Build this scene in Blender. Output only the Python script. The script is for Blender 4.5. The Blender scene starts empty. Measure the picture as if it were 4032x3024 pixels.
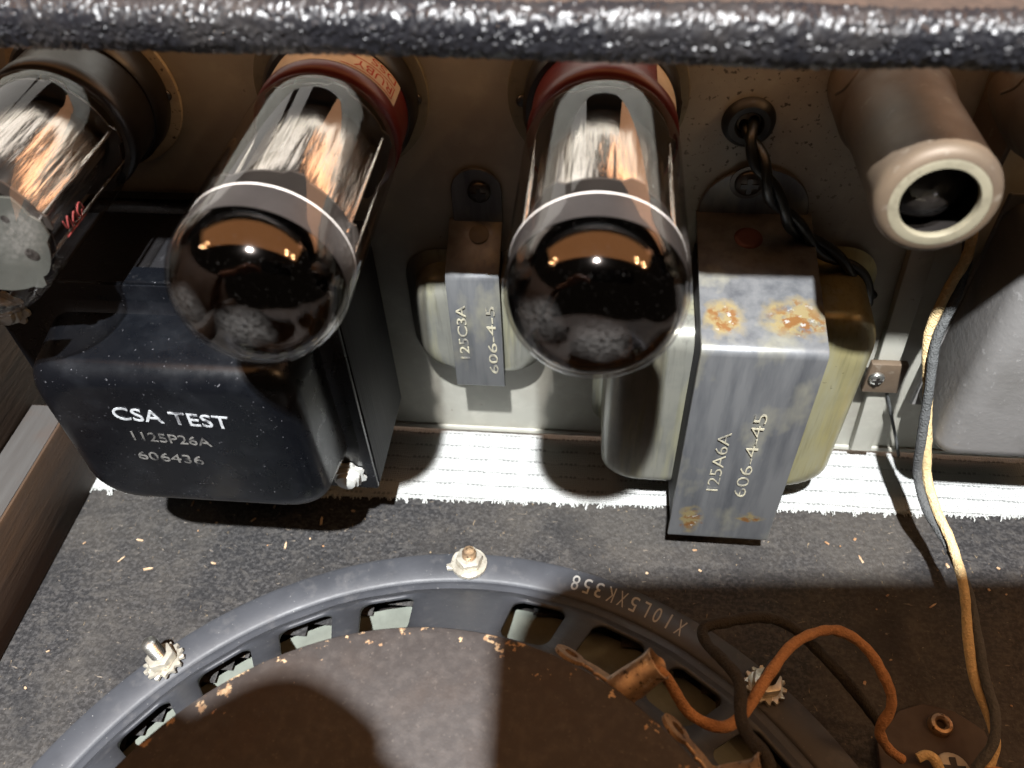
import bpy, bmesh, math, random
from mathutils import Vector, Matrix, noise

random.seed(7)
S = 0.001                      # everything below is written in millimetres
V = Vector
scene = bpy.context.scene
COL = scene.collection

# ---------------------------------------------------------------- camera
PITCH, ROLL, YAW = math.radians(47), math.radians(-2.85), math.radians(7.52)
CAM = V((0, -191.0, 234.7))
fwd = V((-math.sin(YAW) * math.cos(PITCH), math.cos(YAW) * math.cos(PITCH), -math.sin(PITCH)))
rt0 = V((math.cos(YAW), math.sin(YAW), 0))
up0 = rt0.cross(fwd)
RT = rt0 * math.cos(ROLL) + up0 * math.sin(ROLL)
UP = -rt0 * math.sin(ROLL) + up0 * math.cos(ROLL)
cam = bpy.data.cameras.new('camera')
cam.sensor_width = 36
cam.lens = 29.12
cam.clip_start = 0.004
cam.clip_end = 50
cam.dof.use_dof = True
cam.dof.focus_distance = 0.225
cam.dof.aperture_fstop = 16
cam_ob = bpy.data.objects.new('camera', cam)
COL.objects.link(cam_ob)
mw = Matrix((RT, UP, -fwd)).transposed().to_4x4()
mw.translation = CAM * S
cam_ob.matrix_world = mw
scene.camera = cam_ob

# ---------------------------------------------------------------- world and lamps
world = bpy.data.worlds.new('World')
scene.world = world
world.use_nodes = True
bg = world.node_tree.nodes['Background']
bg.inputs[0].default_value = (1.0, 0.80, 0.62, 1)
bg.inputs[1].default_value = 0.02


def lamp(name, kind, loc, energy, color, size=0.01, target=None, size_y=None):
    d = bpy.data.lights.new(name, kind)
    d.energy = energy
    d.color = color
    if kind == 'AREA':
        d.shape = 'RECTANGLE'
        d.size = size
        d.size_y = size_y or size
    else:
        d.shadow_soft_size = size
    o = bpy.data.objects.new(name, d)
    COL.objects.link(o)
    o.location = V(loc) * S
    if target is not None:
        o.rotation_euler = (V(target) - V(loc)).to_track_quat('-Z', 'Y').to_euler()
    return o


# small white torch above and behind the camera: the hard key light
KEY = V((-15, -465, 930))
lamp('torch', 'POINT', KEY, 175, (0.98, 0.99, 1.0), 0.011)
# warm room light overhead, with the bulbs that show as sparks in the glass
lamp('room_ceiling_light', 'AREA', (150, -60, 1500), 20.0, (1.0, 0.46, 0.18), 4.2, (150, -20, 0), 1.0)
for bx_, by_, e_ in ((-1750, -500, 1.6), (-1950, -380, 1.2), (-1500, -330, 1.2), (1250, -250, 1.6), (1700, -330, 1.6), (1350, -420, 2.0), (1900, -480, 1.6)):
    lamp('room_bulb', 'POINT', (bx_, by_, 1450), e_ * 4.5, (1.0, 0.6, 0.3), 0.03)
# paler end of the room beyond the amplifier, mirrored along the tops of the tubes
for wx_, ww_, wp_ in ((-1900, 0.9, 5.2), (-950, 0.6, 4.2), (-420, 0.25, 1.7)):
    lamp('room_window', 'AREA', (wx_, 1250, 1020), wp_, (1.0, 0.95, 0.88), ww_, (0, 0, 150), 1.1)
lamp('room_far_lamps', 'AREA', (1250, 1250, 1050), 22.0, (1.0, 0.50, 0.26), 2.1, (0, 0, 150), 0.9)

# ---------------------------------------------------------------- exposure
scene.view_settings.view_transform = 'Standard'
scene.view_settings.look = 'None'
scene.view_settings.exposure = 0
scene.view_settings.gamma = 1
scene.view_settings.use_curve_mapping = False
scene.render.engine = 'CYCLES'
scene.cycles.use_denoising = True
scene.cycles.max_bounces = 10
scene.cycles.transparent_max_bounces = 16
scene.cycles.caustics_reflective = False
scene.cycles.caustics_refractive = False
scene.cycles.sample_clamp_indirect = 4


# ================================================================ materials
class MB:
    """node material: principled + layered procedural colour + stacked bumps"""

    def __init__(s, name, col, rough=0.5, metal=0.0, spec=0.5, coat=0.0, aniso=0.0):
        s.m = bpy.data.materials.new(name)
        s.m.use_nodes = True
        s.t = s.m.node_tree
        s.b = s.t.nodes['Principled BSDF']
        s.b.inputs['Roughness'].default_value = rough
        s.b.inputs['Metallic'].default_value = metal
        s.b.inputs['Specular IOR Level'].default_value = spec
        s.b.inputs['Coat Weight'].default_value = coat
        s.b.inputs['Coat Roughness'].default_value = 0.12
        s.b.inputs['Anisotropic'].default_value = aniso
        s.b.inputs['Base Color'].default_value = (*col, 1)
        s.col = None
        s.base = (*col, 1)
        s.nrm = None
        s.tc = s.n('ShaderNodeTexCoord')

    def n(s, k):
        return s.t.nodes.new(k)

    def l(s, a, b):
        s.t.links.new(a, b)

    def coords(s, stretch=(1, 1, 1), off=(0, 0, 0), warp=0, warp_mm=4):
        mp = s.n('ShaderNodeMapping')
        mp.inputs['Scale'].default_value = stretch
        mp.inputs['Location'].default_value = off
        s.l(s.tc.outputs['Object'], mp.inputs['Vector'])
        if not warp:
            return mp.outputs[0]
        nz = s.n('ShaderNodeTexNoise')
        nz.inputs['Scale'].default_value = 1000 / warp_mm
        nz.inputs['Detail'].default_value = 4
        s.l(s.tc.outputs['Object'], nz.inputs['Vector'])
        sub = s.n('ShaderNodeVectorMath')
        sub.operation = 'SUBTRACT'
        sub.inputs[1].default_value = (0.5, 0.5, 0.5)
        s.l(nz.outputs['Color'], sub.inputs[0])
        ma = s.n('ShaderNodeVectorMath')
        ma.operation = 'MULTIPLY_ADD'
        ma.inputs[1].default_value = (warp * S,) * 3
        s.l(sub.outputs[0], ma.inputs[0])
        s.l(mp.outputs[0], ma.inputs[2])
        return ma.outputs[0]

    def tex(s, kind, mm, stretch=(1, 1, 1), detail=4, off=(0, 0, 0), warp=0, dist=0.0):
        v = s.coords(stretch, off, warp)
        if kind == 'noise':
            n = s.n('ShaderNodeTexNoise')
            n.inputs['Detail'].default_value = detail
            n.inputs['Roughness'].default_value = 0.6
            n.inputs['Distortion'].default_value = dist
            o = n.outputs[0]
        elif kind == 'vor':
            n = s.n('ShaderNodeTexVoronoi')
            o = n.outputs['Distance']
        elif kind == 'cell':
            n = s.n('ShaderNodeTexVoronoi')
            o = n.outputs['Color']
        elif kind == 'wave':
            n = s.n('ShaderNodeTexWave')
            n.inputs['Distortion'].default_value = dist
            o = n.outputs[0]
        n.inputs['Scale'].default_value = 1000 / mm
        s.l(v, n.inputs['Vector'])
        return o

    def ramp(s, o, lo, hi):
        r = s.n('ShaderNodeMapRange')
        r.inputs[1].default_value = lo
        r.inputs[2].default_value = hi
        s.l(o, r.inputs[0])
        return r.outputs[0]

    def mul(s, a, b):
        m = s.n('ShaderNodeMath')
        m.operation = 'MULTIPLY'
        m.use_clamp = True
        s.l(a, m.inputs[0])
        if isinstance(b, (int, float)):
            m.inputs[1].default_value = b
        else:
            s.l(b, m.inputs[1])
        return m.outputs[0]

    def spot(s, c, r, soft=0.35, warp=3, warp_mm=5, squash=(1, 1, 1)):
        v = s.coords((1, 1, 1), (0, 0, 0), warp, warp_mm)
        sub = s.n('ShaderNodeVectorMath')
        sub.operation = 'SUBTRACT'
        sub.inputs[1].default_value = V(c) * S
        s.l(v, sub.inputs[0])
        sc = s.n('ShaderNodeVectorMath')
        sc.operation = 'MULTIPLY'
        sc.inputs[1].default_value = squash
        s.l(sub.outputs[0], sc.inputs[0])
        ln = s.n('ShaderNodeVectorMath')
        ln.operation = 'LENGTH'
        s.l(sc.outputs[0], ln.inputs[0])
        return s.ramp(ln.outputs['Value'], r * S, r * S * (1 - soft))

    def mix(s, fac, col2, amount=1.0):
        m = s.n('ShaderNodeMix')
        m.data_type = 'RGBA'
        if amount != 1.0:
            fac = s.mul(fac, amount)
        s.l(fac, m.inputs[0])
        if s.col is None:
            m.inputs[6].default_value = s.base
        else:
            s.l(s.col, m.inputs[6])
        if isinstance(col2, tuple):
            m.inputs[7].default_value = (*col2, 1)
        else:
            s.l(col2, m.inputs[7])
        s.col = m.outputs[2]
        return s

    def var(s, kind, mm, lo, hi, col2, amount=1.0, **k):
        return s.mix(s.ramp(s.tex(kind, mm, **k), lo, hi), col2, amount)

    def rough(s, o, a, b):
        r = s.n('ShaderNodeMapRange')
        r.inputs[3].default_value = a
        r.inputs[4].default_value = b
        s.l(o, r.inputs[0])
        s.l(r.outputs[0], s.b.inputs['Roughness'])
        return s

    def metal(s, o, a, b):
        r = s.n('ShaderNodeMapRange')
        r.inputs[3].default_value = a
        r.inputs[4].default_value = b
        s.l(o, r.inputs[0])
        s.l(r.outputs[0], s.b.inputs['Metallic'])
        return s

    def bump(s, o, mm, strength=1.0):
        b = s.n('ShaderNodeBump')
        b.inputs['Strength'].default_value = strength
        b.inputs['Distance'].default_value = mm * S
        s.l(o, b.inputs['Height'])
        if s.nrm is not None:
            s.l(s.nrm, b.inputs['Normal'])
        s.nrm = b.outputs[0]
        return s

    def done(s):
        if s.col is not None:
            s.l(s.col, s.b.inputs['Base Color'])
        if s.nrm is not None:
            s.l(s.nrm, s.b.inputs['Normal'])
        return s.m


def simple(name, col, rough=0.5, metal=0.0, **k):
    m = MB(name, col, rough, metal, **k)
    m.var('noise', 6, 0.35, 0.75, tuple(c * 0.6 for c in col), 0.7)
    m.rough(m.tex('noise', 3), max(rough - 0.1, 0.05), min(rough + 0.15, 1))
    m.bump(m.tex('noise', 0.8), 0.05, 0.4)
    return m.done()


def m_tolex():
    m = MB('black_tolex', (0.008, 0.008, 0.010), 0.38, 0, 0.5)
    m.var('noise', 14, 0.5, 0.7, (0.03, 0.027, 0.025), 0.6)
    m.rough(m.tex('noise', 2), 0.30, 0.50)
    m.bump(m.tex('noise', 0.5, detail=2), 0.08, 0.5)
    return m.done()


def m_brown_board():
    m = MB('brown_board', (0.030, 0.018, 0.012), 0.8)
    m.var('noise', 2.0, 0.45, 0.65, (0.045, 0.027, 0.018))
    m.var('noise', 0.6, 0.6, 0.75, (0.03, 0.02, 0.016), 0.8)
    m.bump(m.tex('noise', 1.1), 0.35, 0.8)
    return m.done()


def m_chassis():
    m = MB('zinc_chassis', (0.36, 0.355, 0.31), 0.5, 0.12)
    m.var('noise', 38, 0.4, 0.7, (0.30, 0.275, 0.225), 0.7)
    m.var('noise', 7, 0.5, 0.75, (0.46, 0.45, 0.39), 0.6)
    zone = m.spot((42, 0, 128), 46, 0.7, 14, 18)
    spk = m.mul(m.ramp(m.tex('noise', 1.7, detail=3), 0.60, 0.66), zone)
    m.mix(spk, (0.035, 0.028, 0.018), 0.85)
    spk2 = m.ramp(m.tex('noise', 3.4, detail=5, off=(0.3, 0, 0.1)), 0.68, 0.74)
    m.mix(spk2, (0.06, 0.045, 0.03), 0.7)
    m.rough(m.tex('noise', 9), 0.42, 0.68)
    m.bump(m.tex('noise', 1.2), 0.06, 0.4)
    return m.done()


def m_baffle():
    m = MB('black_fibre_board', (0.010, 0.0098, 0.0105), 0.75, 0, 0.35)
    m.var('noise', 1.5, 0.46, 0.62, (0.040, 0.0385, 0.0385), stretch=(1, 1.3, 1))
    m.var('noise', 3.2, 0.5, 0.64, (0.046, 0.043, 0.040), 0.7, stretch=(0.7, 1.2, 1), off=(0.25, 0, 0), dist=0.8)
    m.var('noise', 1.1, 0.55, 0.66, (0.006, 0.006, 0.007), 0.9, stretch=(1.6, 0.8, 1), off=(0.2, 0.1, 0))
    m.var('noise', 70, 0.46, 0.60, (0.066, 0.058, 0.048), 0.4)
    m.var('noise', 26, 0.52, 0.62, (0.008, 0.008, 0.009), 0.45, off=(0.5, 0, 0))
    m.var('noise', 1.7, 0.66, 0.72, (0.19, 0.16, 0.125), 0.75, stretch=(0.45, 1.4, 1), off=(0.7, 0, 0), dist=0.6)
    m.var('noise', 1.5, 0.67, 0.72, (0.20, 0.15, 0.09), 0.8, stretch=(1.5, 0.5, 1), off=(0.1, 0.5, 0), dist=0.5)
    m.var('noise', 0.8, 0.70, 0.76, (0.45, 0.43, 0.40), 0.7, off=(0.9, 0, 0))
    m.rough(m.tex('noise', 2), 0.5, 0.9)
    m.bump(m.tex('noise', 1.2, detail=5, stretch=(1, 0.6, 1)), 0.6, 0.9)
    m.bump(m.tex('noise', 12), 0.5, 0.4)
    return m.done()


def m_wood(name='bare_wood', c=(0.055, 0.028, 0.012), c2=(0.030, 0.016, 0.008), ax=1):
    st = [1, 1, 1]
    st[ax] = 0.08
    m = MB(name, c, 0.75)
    m.var('noise', 4, 0.35, 0.7, c2, stretch=tuple(st))
    m.var('noise', 20, 0.5, 0.7, (0.05, 0.03, 0.02), 0.5)
    m.bump(m.tex('noise', 2, stretch=tuple(st)), 0.25, 0.6)
    return m.done()


def m_cloth():
    m = MB('white_grille_cloth', (0.43, 0.44, 0.43), 0.9, 0, 0.1)
    # rows of darker woven dashes: 6 mm between rows, 10.5 mm along a row
    sep = m.n('ShaderNodeSeparateXYZ')
    m.l(m.coords((1, 1, 1), (0, 0, 0), 1.1, 3.5), sep.inputs[0])

    def cyc(o, period, a, b, off=0.0):
        mul = m.n('ShaderNodeMath')
        mul.operation = 'MULTIPLY_ADD'
        mul.inputs[1].default_value = 1000 / period
        mul.inputs[2].default_value = off
        m.l(o, mul.inputs[0])
        fr = m.n('ShaderNodeMath')
        fr.operation = 'FRACT'
        m.l(mul.outputs[0], fr.inputs[0])
        d = m.n('ShaderNodeMath')
        d.operation = 'SUBTRACT'
        d.inputs[1].default_value = 0.5
        m.l(fr.outputs[0], d.inputs[0])
        ab = m.n('ShaderNodeMath')
        ab.operation = 'ABSOLUTE'
        m.l(d.outputs[0], ab.inputs[0])
        return m.ramp(ab.outputs[0], b, a)
    row = cyc(sep.outputs[1], 5.6, 0.05, 0.11)
    dash = cyc(sep.outputs[0], 10.5, 0.28, 0.34)
    seg = cyc(sep.outputs[0], 1.6, 0.22, 0.42)
    m.mix(m.mul(m.mul(row, dash), seg), (0.04, 0.045, 0.04), 0.5)
    lat = cyc(sep.outputs[0], 10.5, 0.42, 0.46, 0.5)
    m.mix(lat, (0.30, 0.31, 0.30), 0.0)
    m.bump(cyc(sep.outputs[0], 0.8, 0.0, 0.5), 0.25, 0.9)
    m.bump(cyc(sep.outputs[1], 0.8, 0.0, 0.5), 0.25, 0.9)
    m.bump(row, 0.5, 0.7)
    return m.done()


def m_glass():
    m = MB('thin_glass', (1, 1, 1))
    t = m.t
    out = t.nodes['Material Output']
    tr = m.n('ShaderNodeBsdfTransparent')
    tr.inputs[0].default_value = (0.93, 0.91, 0.89, 1)
    gl = m.n('ShaderNodeBsdfGlossy')
    gl.inputs[1].default_value = 0.03
    fr = m.n('ShaderNodeFresnel')
    geo = m.n('ShaderNodeNewGeometry')
    ior = m.n('ShaderNodeMapRange')            # thin wall: the same reflection from either side
    ior.inputs[3].default_value = 1.45
    ior.inputs[4].default_value = 1 / 1.45
    m.l(geo.outputs['Backfacing'], ior.inputs[0])
    m.l(ior.outputs[0], fr.inputs[0])
    df = m.n('ShaderNodeBsdfDiffuse')
    df.inputs[0].default_value = (0.42, 0.40, 0.38, 1)
    # finger grease in prints on the dome, thin dust elsewhere
    dust = m.mul(m.ramp(m.tex('noise', 0.45, detail=2), 0.68, 0.80), 0.07)
    grain = m.ramp(m.tex('noise', 0.8, detail=5), 0.30, 0.75)
    tot = dust
    for c, r, amt in (((1, -78, 0), 6.0, 0.15), ((-9, -76, 3), 5.0, 0.10), ((3, -75, -11), 5.0, 0.12), ((15.5, -60, 4), 6.5, 0.22)):
        f = m.mul(m.mul(m.spot(c, r, 0.6, 4, 5), grain), amt)
        ad = m.n('ShaderNodeMath')
        ad.operation = 'ADD'
        m.l(tot, ad.inputs[0])
        m.l(f, ad.inputs[1])
        tot = ad.outputs[0]
    mx = m.n('ShaderNodeMixShader')
    mx2 = m.n('ShaderNodeMixShader')
    m.l(fr.outputs[0], mx.inputs[0])
    m.l(tr.outputs[0], mx.inputs[1])
    m.l(gl.outputs[0], mx.inputs[2])
    m.l(tot, mx2.inputs[0])
    m.l(mx.outputs[0], mx2.inputs[1])
    m.l(df.outputs[0], mx2.inputs[2])
    m.l(mx2.outputs[0], out.inputs[0])
    t.nodes.remove(m.b)
    return m.m


def m_getter():
    m = MB('getter_mirror', (0.085, 0.076, 0.072), 0.07, 1.0)
    m.rough(m.tex('noise', 6), 0.03, 0.12)
    m.var('noise', 9, 0.5, 0.7, (0.065, 0.05, 0.042), 0.6)
    return m.done()


def m_dust_print():
    m = MB('finger_dust', (0.35, 0.34, 0.32), 0.9)
    return m.done()


def m_anode():
    m = MB('anode_metal', (0.74, 0.72, 0.70), 0.25, 1.0)
    m.var('noise', 5, 0.45, 0.7, (0.50, 0.47, 0.44), 0.8, stretch=(1, 0.15, 1))
    m.bump(m.tex('noise', 2.0, stretch=(1, 0.08, 1), detail=4), 0.4, 0.9)
    m.bump(m.tex('noise', 7, stretch=(1, 0.14, 1), detail=3), 1.3, 0.9)
    m.rough(m.tex('noise', 3, stretch=(1, 0.2, 1)), 0.14, 0.34)
    return m.done()


def m_black_paint():
    m = MB('black_gloss_paint', (0.0025, 0.003, 0.0042), 0.25, 0, 0.34)
    m.var('noise', 10, 0.5, 0.75, (0.008, 0.009, 0.011), 0.8)
    m.mix(m.ramp(m.tex('noise', 0.9, detail=2), 0.70, 0.75), (0.12, 0.12, 0.13), 0.7)
    dz = m.spot((-5, -56 + 45, 60), 22, 0.6, 16, 10)
    m.mix(m.mul(m.ramp(m.tex('noise', 1.4, detail=5), 0.52, 0.66), dz), (0.20, 0.195, 0.19), 0.45)
    m.rough(m.tex('noise', 4, detail=6), 0.17, 0.42)
    m.bump(m.tex('noise', 2.2, detail=5), 0.05, 0.4)
    return m.done()


def m_steel_strap():
    m = MB('grey_steel_strap', (0.165, 0.17, 0.175), 0.36, 0.45)
    m.var('noise', 5, 0.4, 0.7, (0.075, 0.08, 0.09), 0.85, stretch=(1, 1, 0.12))
    m.var('noise', 14, 0.52, 0.66, (0.30, 0.29, 0.22), 0.6, stretch=(1, 1, 0.5))
    m.bump(m.tex('noise', 0.7, stretch=(1, 1, 0.06)), 0.03, 0.5)
    m.rough(m.tex('noise', 6, stretch=(1, 1, 0.3)), 0.3, 0.55)
    return m


def m_gold(name, c, c2, c3):
    m = MB(name, c, 0.34, 0.45)
    m.var('noise', 16, 0.4, 0.7, c2, 0.8)
    m.var('noise', 6, 0.48, 0.62, c3, 0.85, stretch=(1, 1, 0.10))
    m.var('noise', 1.5, 0.5, 0.7, tuple(c_ * 0.55 for c_ in c), 0.6, stretch=(1, 1, 0.06))
    m.mix(m.ramp(m.tex('noise', 1.6), 0.70, 0.75), (0.08, 0.065, 0.04), 0.8)
    m.rough(m.tex('noise', 7), 0.24, 0.45)
    m.bump(m.tex('noise', 0.8, stretch=(1, 1, 0.1)), 0.025, 0.5)
    return m.done()


def m_magnet():
    m = MB('dark_painted_iron', (0.030, 0.026, 0.0245), 0.62, 0, 0.35)
    m.var('noise', 3, 0.45, 0.7, (0.046, 0.040, 0.037))
    m.var('noise', 0.9, 0.62, 0.72, (0.09, 0.078, 0.068), 0.6)
    m.var('noise', 26, 0.5, 0.7, (0.034, 0.023, 0.017), 0.6)
    # flaked paint towards the rim shows rust and bare metal
    sep = m.n('ShaderNodeSeparateXYZ')
    m.l(m.tc.outputs['Object'], sep.inputs[0])
    cmb = m.n('ShaderNodeCombineXYZ')
    m.l(sep.outputs[0], cmb.inputs[0])
    m.l(sep.outputs[1], cmb.inputs[1])
    ln = m.n('ShaderNodeVectorMath')
    ln.operation = 'LENGTH'
    m.l(cmb.outputs[0], ln.inputs[0])
    rim = m.ramp(ln.outputs['Value'], 0.060, 0.0745)
    fl = m.n('ShaderNodeMath')
    fl.operation = 'MULTIPLY_ADD'
    fl.inputs[1].default_value = 0.20
    m.l(rim, fl.inputs[0])
    m.l(m.tex('noise', 3.6, detail=7), fl.inputs[2])
    m.mix(m.ramp(fl.outputs[0], 0.77, 0.79), (0.24, 0.15, 0.085))
    m.mix(m.mul(m.ramp(fl.outputs[0], 0.77, 0.785), m.ramp(m.tex('noise', 2.2), 0.5, 0.56)), (0.38, 0.28, 0.17), 0.9)
    m.mix(m.ramp(m.tex('noise', 3.2, off=(0.4, 0.2, 0)), 0.735, 0.75), (0.40, 0.22, 0.12), 0.9)
    m.bump(m.tex('noise', 2.4, detail=5), 0.25, 0.7)
    m.rough(m.tex('noise', 4), 0.5, 0.8)
    return m.done()


def m_basket():
    m = MB('grey_painted_basket', (0.043, 0.046, 0.053), 0.5, 0, 0.4)
    m.var('noise', 18, 0.45, 0.7, (0.026, 0.028, 0.033), 0.8)
    m.var('noise', 5, 0.56, 0.72, (0.075, 0.075, 0.078), 0.6)
    m.mix(m.ramp(m.tex('noise', 0.8, detail=2), 0.71, 0.76), (0.3, 0.3, 0.29), 0.7)
    m.rough(m.tex('noise', 5), 0.38, 0.65)
    m.bump(m.tex('noise', 1.2), 0.06, 0.5)
    return m.done()


def m_wire(name, col, rough=0.85, dirt=0.5):
    m = MB(name, col, rough, 0, 0.25)
    m.var('noise', 6, 0.45, 0.7, tuple(c * 0.45 for c in col), dirt)
    m.var('noise', 0.9, 0.5, 0.7, tuple(min(1, c * 1.5) for c in col), 0.5)
    m.bump(m.tex('vor', 0.55), 0.35, 0.8)
    m.bump(m.tex('noise', 0.9, detail=5), 0.5, 1.0)
    return m.done()


def m_nut():
    m = MB('cream_plated_nut', (0.55, 0.52, 0.44), 0.38, 0.6)
    m.var('noise', 2, 0.5, 0.7, (0.30, 0.26, 0.20), 0.7)
    m.mix(m.ramp(m.tex('noise', 1.3), 0.66, 0.72), (0.08, 0.06, 0.05), 0.8)
    m.bump(m.tex('noise', 0.8), 0.08, 0.5)
    return m.done()


def m_shield():
    m = MB('tarnished_shield', (0.115, 0.083, 0.055), 0.55, 0.2, 0.35)
    m.var('noise', 12, 0.4, 0.7, (0.07, 0.05, 0.036), 0.8)
    m.bump(m.tex('noise', 0.6, stretch=(1, 2.5, 1)), 0.03, 0.5)
    m.var('noise', 3, 0.6, 0.75, (0.22, 0.19, 0.15), 0.6)
    m.rough(m.tex('noise', 5), 0.45, 0.65)
    return m.done()


def m_shield_end():
    m = MB('worn_shield_lip', (0.20, 0.18, 0.125), 0.6, 0.2)
    m.var('noise', 3, 0.5, 0.75, (0.13, 0.115, 0.08), 0.8)
    m.mix(m.ramp(m.tex('noise', 1.5), 0.67, 0.72), (0.10, 0.08, 0.05), 0.9)
    return m.done()


def m_canpaint():
    m = MB('grey_hammered_can', (0.16, 0.155, 0.15), 0.5, 0, 0.4)
    m.var('noise', 25, 0.45, 0.7, (0.10, 0.096, 0.09), 0.8)
    m.mix(m.ramp(m.tex('noise', 2.2), 0.62, 0.70), (0.25, 0.245, 0.24), 0.6)
    m.bump(m.tex('noise', 2.2), 0.2, 0.6)
    m.rough(m.tex('noise', 4), 0.38, 0.62)
    return m.done()


TOLEX = m_tolex()
BROWN = m_brown_board()
CHASSIS = m_chassis()
BAFFLE = m_baffle()
WOOD = m_wood()
WOODG = m_wood('grey_wood', (0.05, 0.047, 0.044), (0.035, 0.031, 0.028))
CLOTH = m_cloth()
GLASS = m_glass()
GETTER = m_getter()
DUST = m_dust_print()
ANODE = m_anode()
BLACK = m_black_paint()
GOLD = m_gold('yellow_passivated_steel', (0.34, 0.305, 0.15), (0.26, 0.245, 0.14), (0.33, 0.32, 0.22))
SILV = m_gold('silver_passivated_steel', (0.25, 0.25, 0.215), (0.16, 0.165, 0.155), (0.31, 0.30, 0.20))
MAGNET = m_magnet()
BASKET = m_basket()
NUT = m_nut()
SHIELD = m_shield()
SHIELDEND = m_shield_end()
CAN = m_canpaint()
RUBBER = simple('black_rubber', (0.012, 0.013, 0.013), 0.45)
BAKELITE = simple('black_bakelite', (0.014, 0.012, 0.011), 0.35)
MAROON = simple('maroon_plastic', (0.13, 0.014, 0.010), 0.35)
PAPER = simple('cream_paper', (0.62, 0.50, 0.36), 0.8)
REDINK = simple('red_ink', (0.42, 0.04, 0.015), 0.7)
REDPEN = simple('faded_red_pen', (0.16, 0.018, 0.015), 0.7)
def m_flange():
    m = MB('cream_speckled_flange', (0.46, 0.39, 0.27), 0.6, 0.15)
    m.var('noise', 6, 0.45, 0.7, (0.30, 0.24, 0.16), 0.8)
    m.mix(m.ramp(m.tex('noise', 1.6, detail=4), 0.60, 0.66), (0.06, 0.045, 0.03), 0.9)
    return m.done()


FLANGE = m_flange()
HAZE = simple('grey_getter_film', (0.042, 0.039, 0.039), 0.36, 0.25)
RING = simple('pale_getter_line', (0.80, 0.78, 0.76), 0.5)
MICA = simple('mica', (0.07, 0.074, 0.067), 0.5)
MICACLEAR = simple('dull_mica', (0.035, 0.03, 0.027), 0.3)
DARKMETAL = simple('dark_screw_steel', (0.10, 0.09, 0.08), 0.35, 0.9)
BRIGHT = simple('bright_plated_steel', (0.62, 0.62, 0.58), 0.25, 0.95)
PLATED = simple('pale_zinc_bolt', (0.60, 0.61, 0.58), 0.35, 0.35)
def m_lami():
    m = MB('black_laminations', (0.007, 0.007, 0.008), 0.6, 0, 0.25)
    m.var('noise', 3, 0.55, 0.75, (0.022, 0.022, 0.024), 0.8, stretch=(1, 1, 0.1))
    m.bump(m.tex('noise', 0.8, stretch=(1, 1, 0.02)), 0.2, 0.7)
    return m.done()


LAMI = m_lami()
def worn(name, c, mm, lo, hi, back):
    m = MB(name, c, 0.5, 0.2)
    m.var('noise', mm, lo, hi, back)
    m.var('noise', mm * 0.35, 0.55, 0.7, tuple(q * 0.5 for q in c), 0.7, off=(0.3, 0, 0.2))
    return m.done()


SILVERTXT = worn('worn_silver_lettering', (0.50, 0.52, 0.54), 2.2, 0.48, 0.64, (0.10, 0.10, 0.11))
GREYTXT = worn('dull_silver_lettering', (0.17, 0.165, 0.155), 2.5, 0.45, 0.62, (0.02, 0.02, 0.021))
STAMP = worn('stamped_bright_metal', (0.46, 0.43, 0.32), 5.0, 0.48, 0.66, (0.12, 0.12, 0.12))
PRINT = simple('pale_grey_print', (0.36, 0.36, 0.34), 0.7)
CONE = simple('grey_green_cone_paper', (0.13, 0.142, 0.12), 0.9)
TAN = simple('tan_board', (0.36, 0.22, 0.10), 0.7)
def m_lug():
    m = MB('tarnished_brass_lug', (0.46, 0.32, 0.19), 0.35, 0.7)
    m.var('noise', 4, 0.42, 0.62, (0.22, 0.15, 0.10), 0.8)
    m.mix(m.ramp(m.tex('noise', 1.6, detail=6), 0.58, 0.66), (0.045, 0.030, 0.020), 0.9)
    m.var('noise', 2.4, 0.62, 0.7, (0.62, 0.54, 0.42), 0.8, off=(0.4, 0, 0))
    m.rough(m.tex('noise', 2), 0.22, 0.6)
    m.bump(m.tex('noise', 1.6, detail=5), 0.3, 0.8)
    return m.done()


LUG = m_lug()
PLATE = simple('brown_fibre_plate', (0.045, 0.030, 0.022), 0.65)
CREAMPAINT = simple('cream_screw', (0.52, 0.47, 0.38), 0.5)
ORANGE = m_wire('orange_cloth_wire', (0.36, 0.185, 0.085))
CHAR = m_wire('charcoal_cloth_wire', (0.030, 0.027, 0.023))
GREYW = m_wire('grey_cloth_wire', (0.075, 0.078, 0.078))
CREAMW = m_wire('cream_cloth_wire', (0.56, 0.42, 0.22))
BLACKW = simple('black_pvc_wire', (0.010, 0.013, 0.013), 0.35)
CHIP = MB('pale_wood_chip', (0.42, 0.31, 0.20), 0.8).var('noise', 9, 0.42, 0.58, (0.24, 0.13, 0.06)).done()
THREAD = simple('white_thread', (0.44, 0.45, 0.43), 0.9)
PHONE = simple('dark_phone_body', (0.02, 0.02, 0.02), 0.4)

# ================================================================ helpers
BASE = {}


def thing(name, label, cat, base=(0, 0, 0), group=None):
    o = bpy.data.objects.new(name, None)
    o.empty_display_size = 0.005
    COL.objects.link(o)
    o.location = V(base) * S
    o['label'] = label
    o['category'] = cat
    if group:
        o['group'] = group
    BASE[o] = V(base)
    return o


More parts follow.
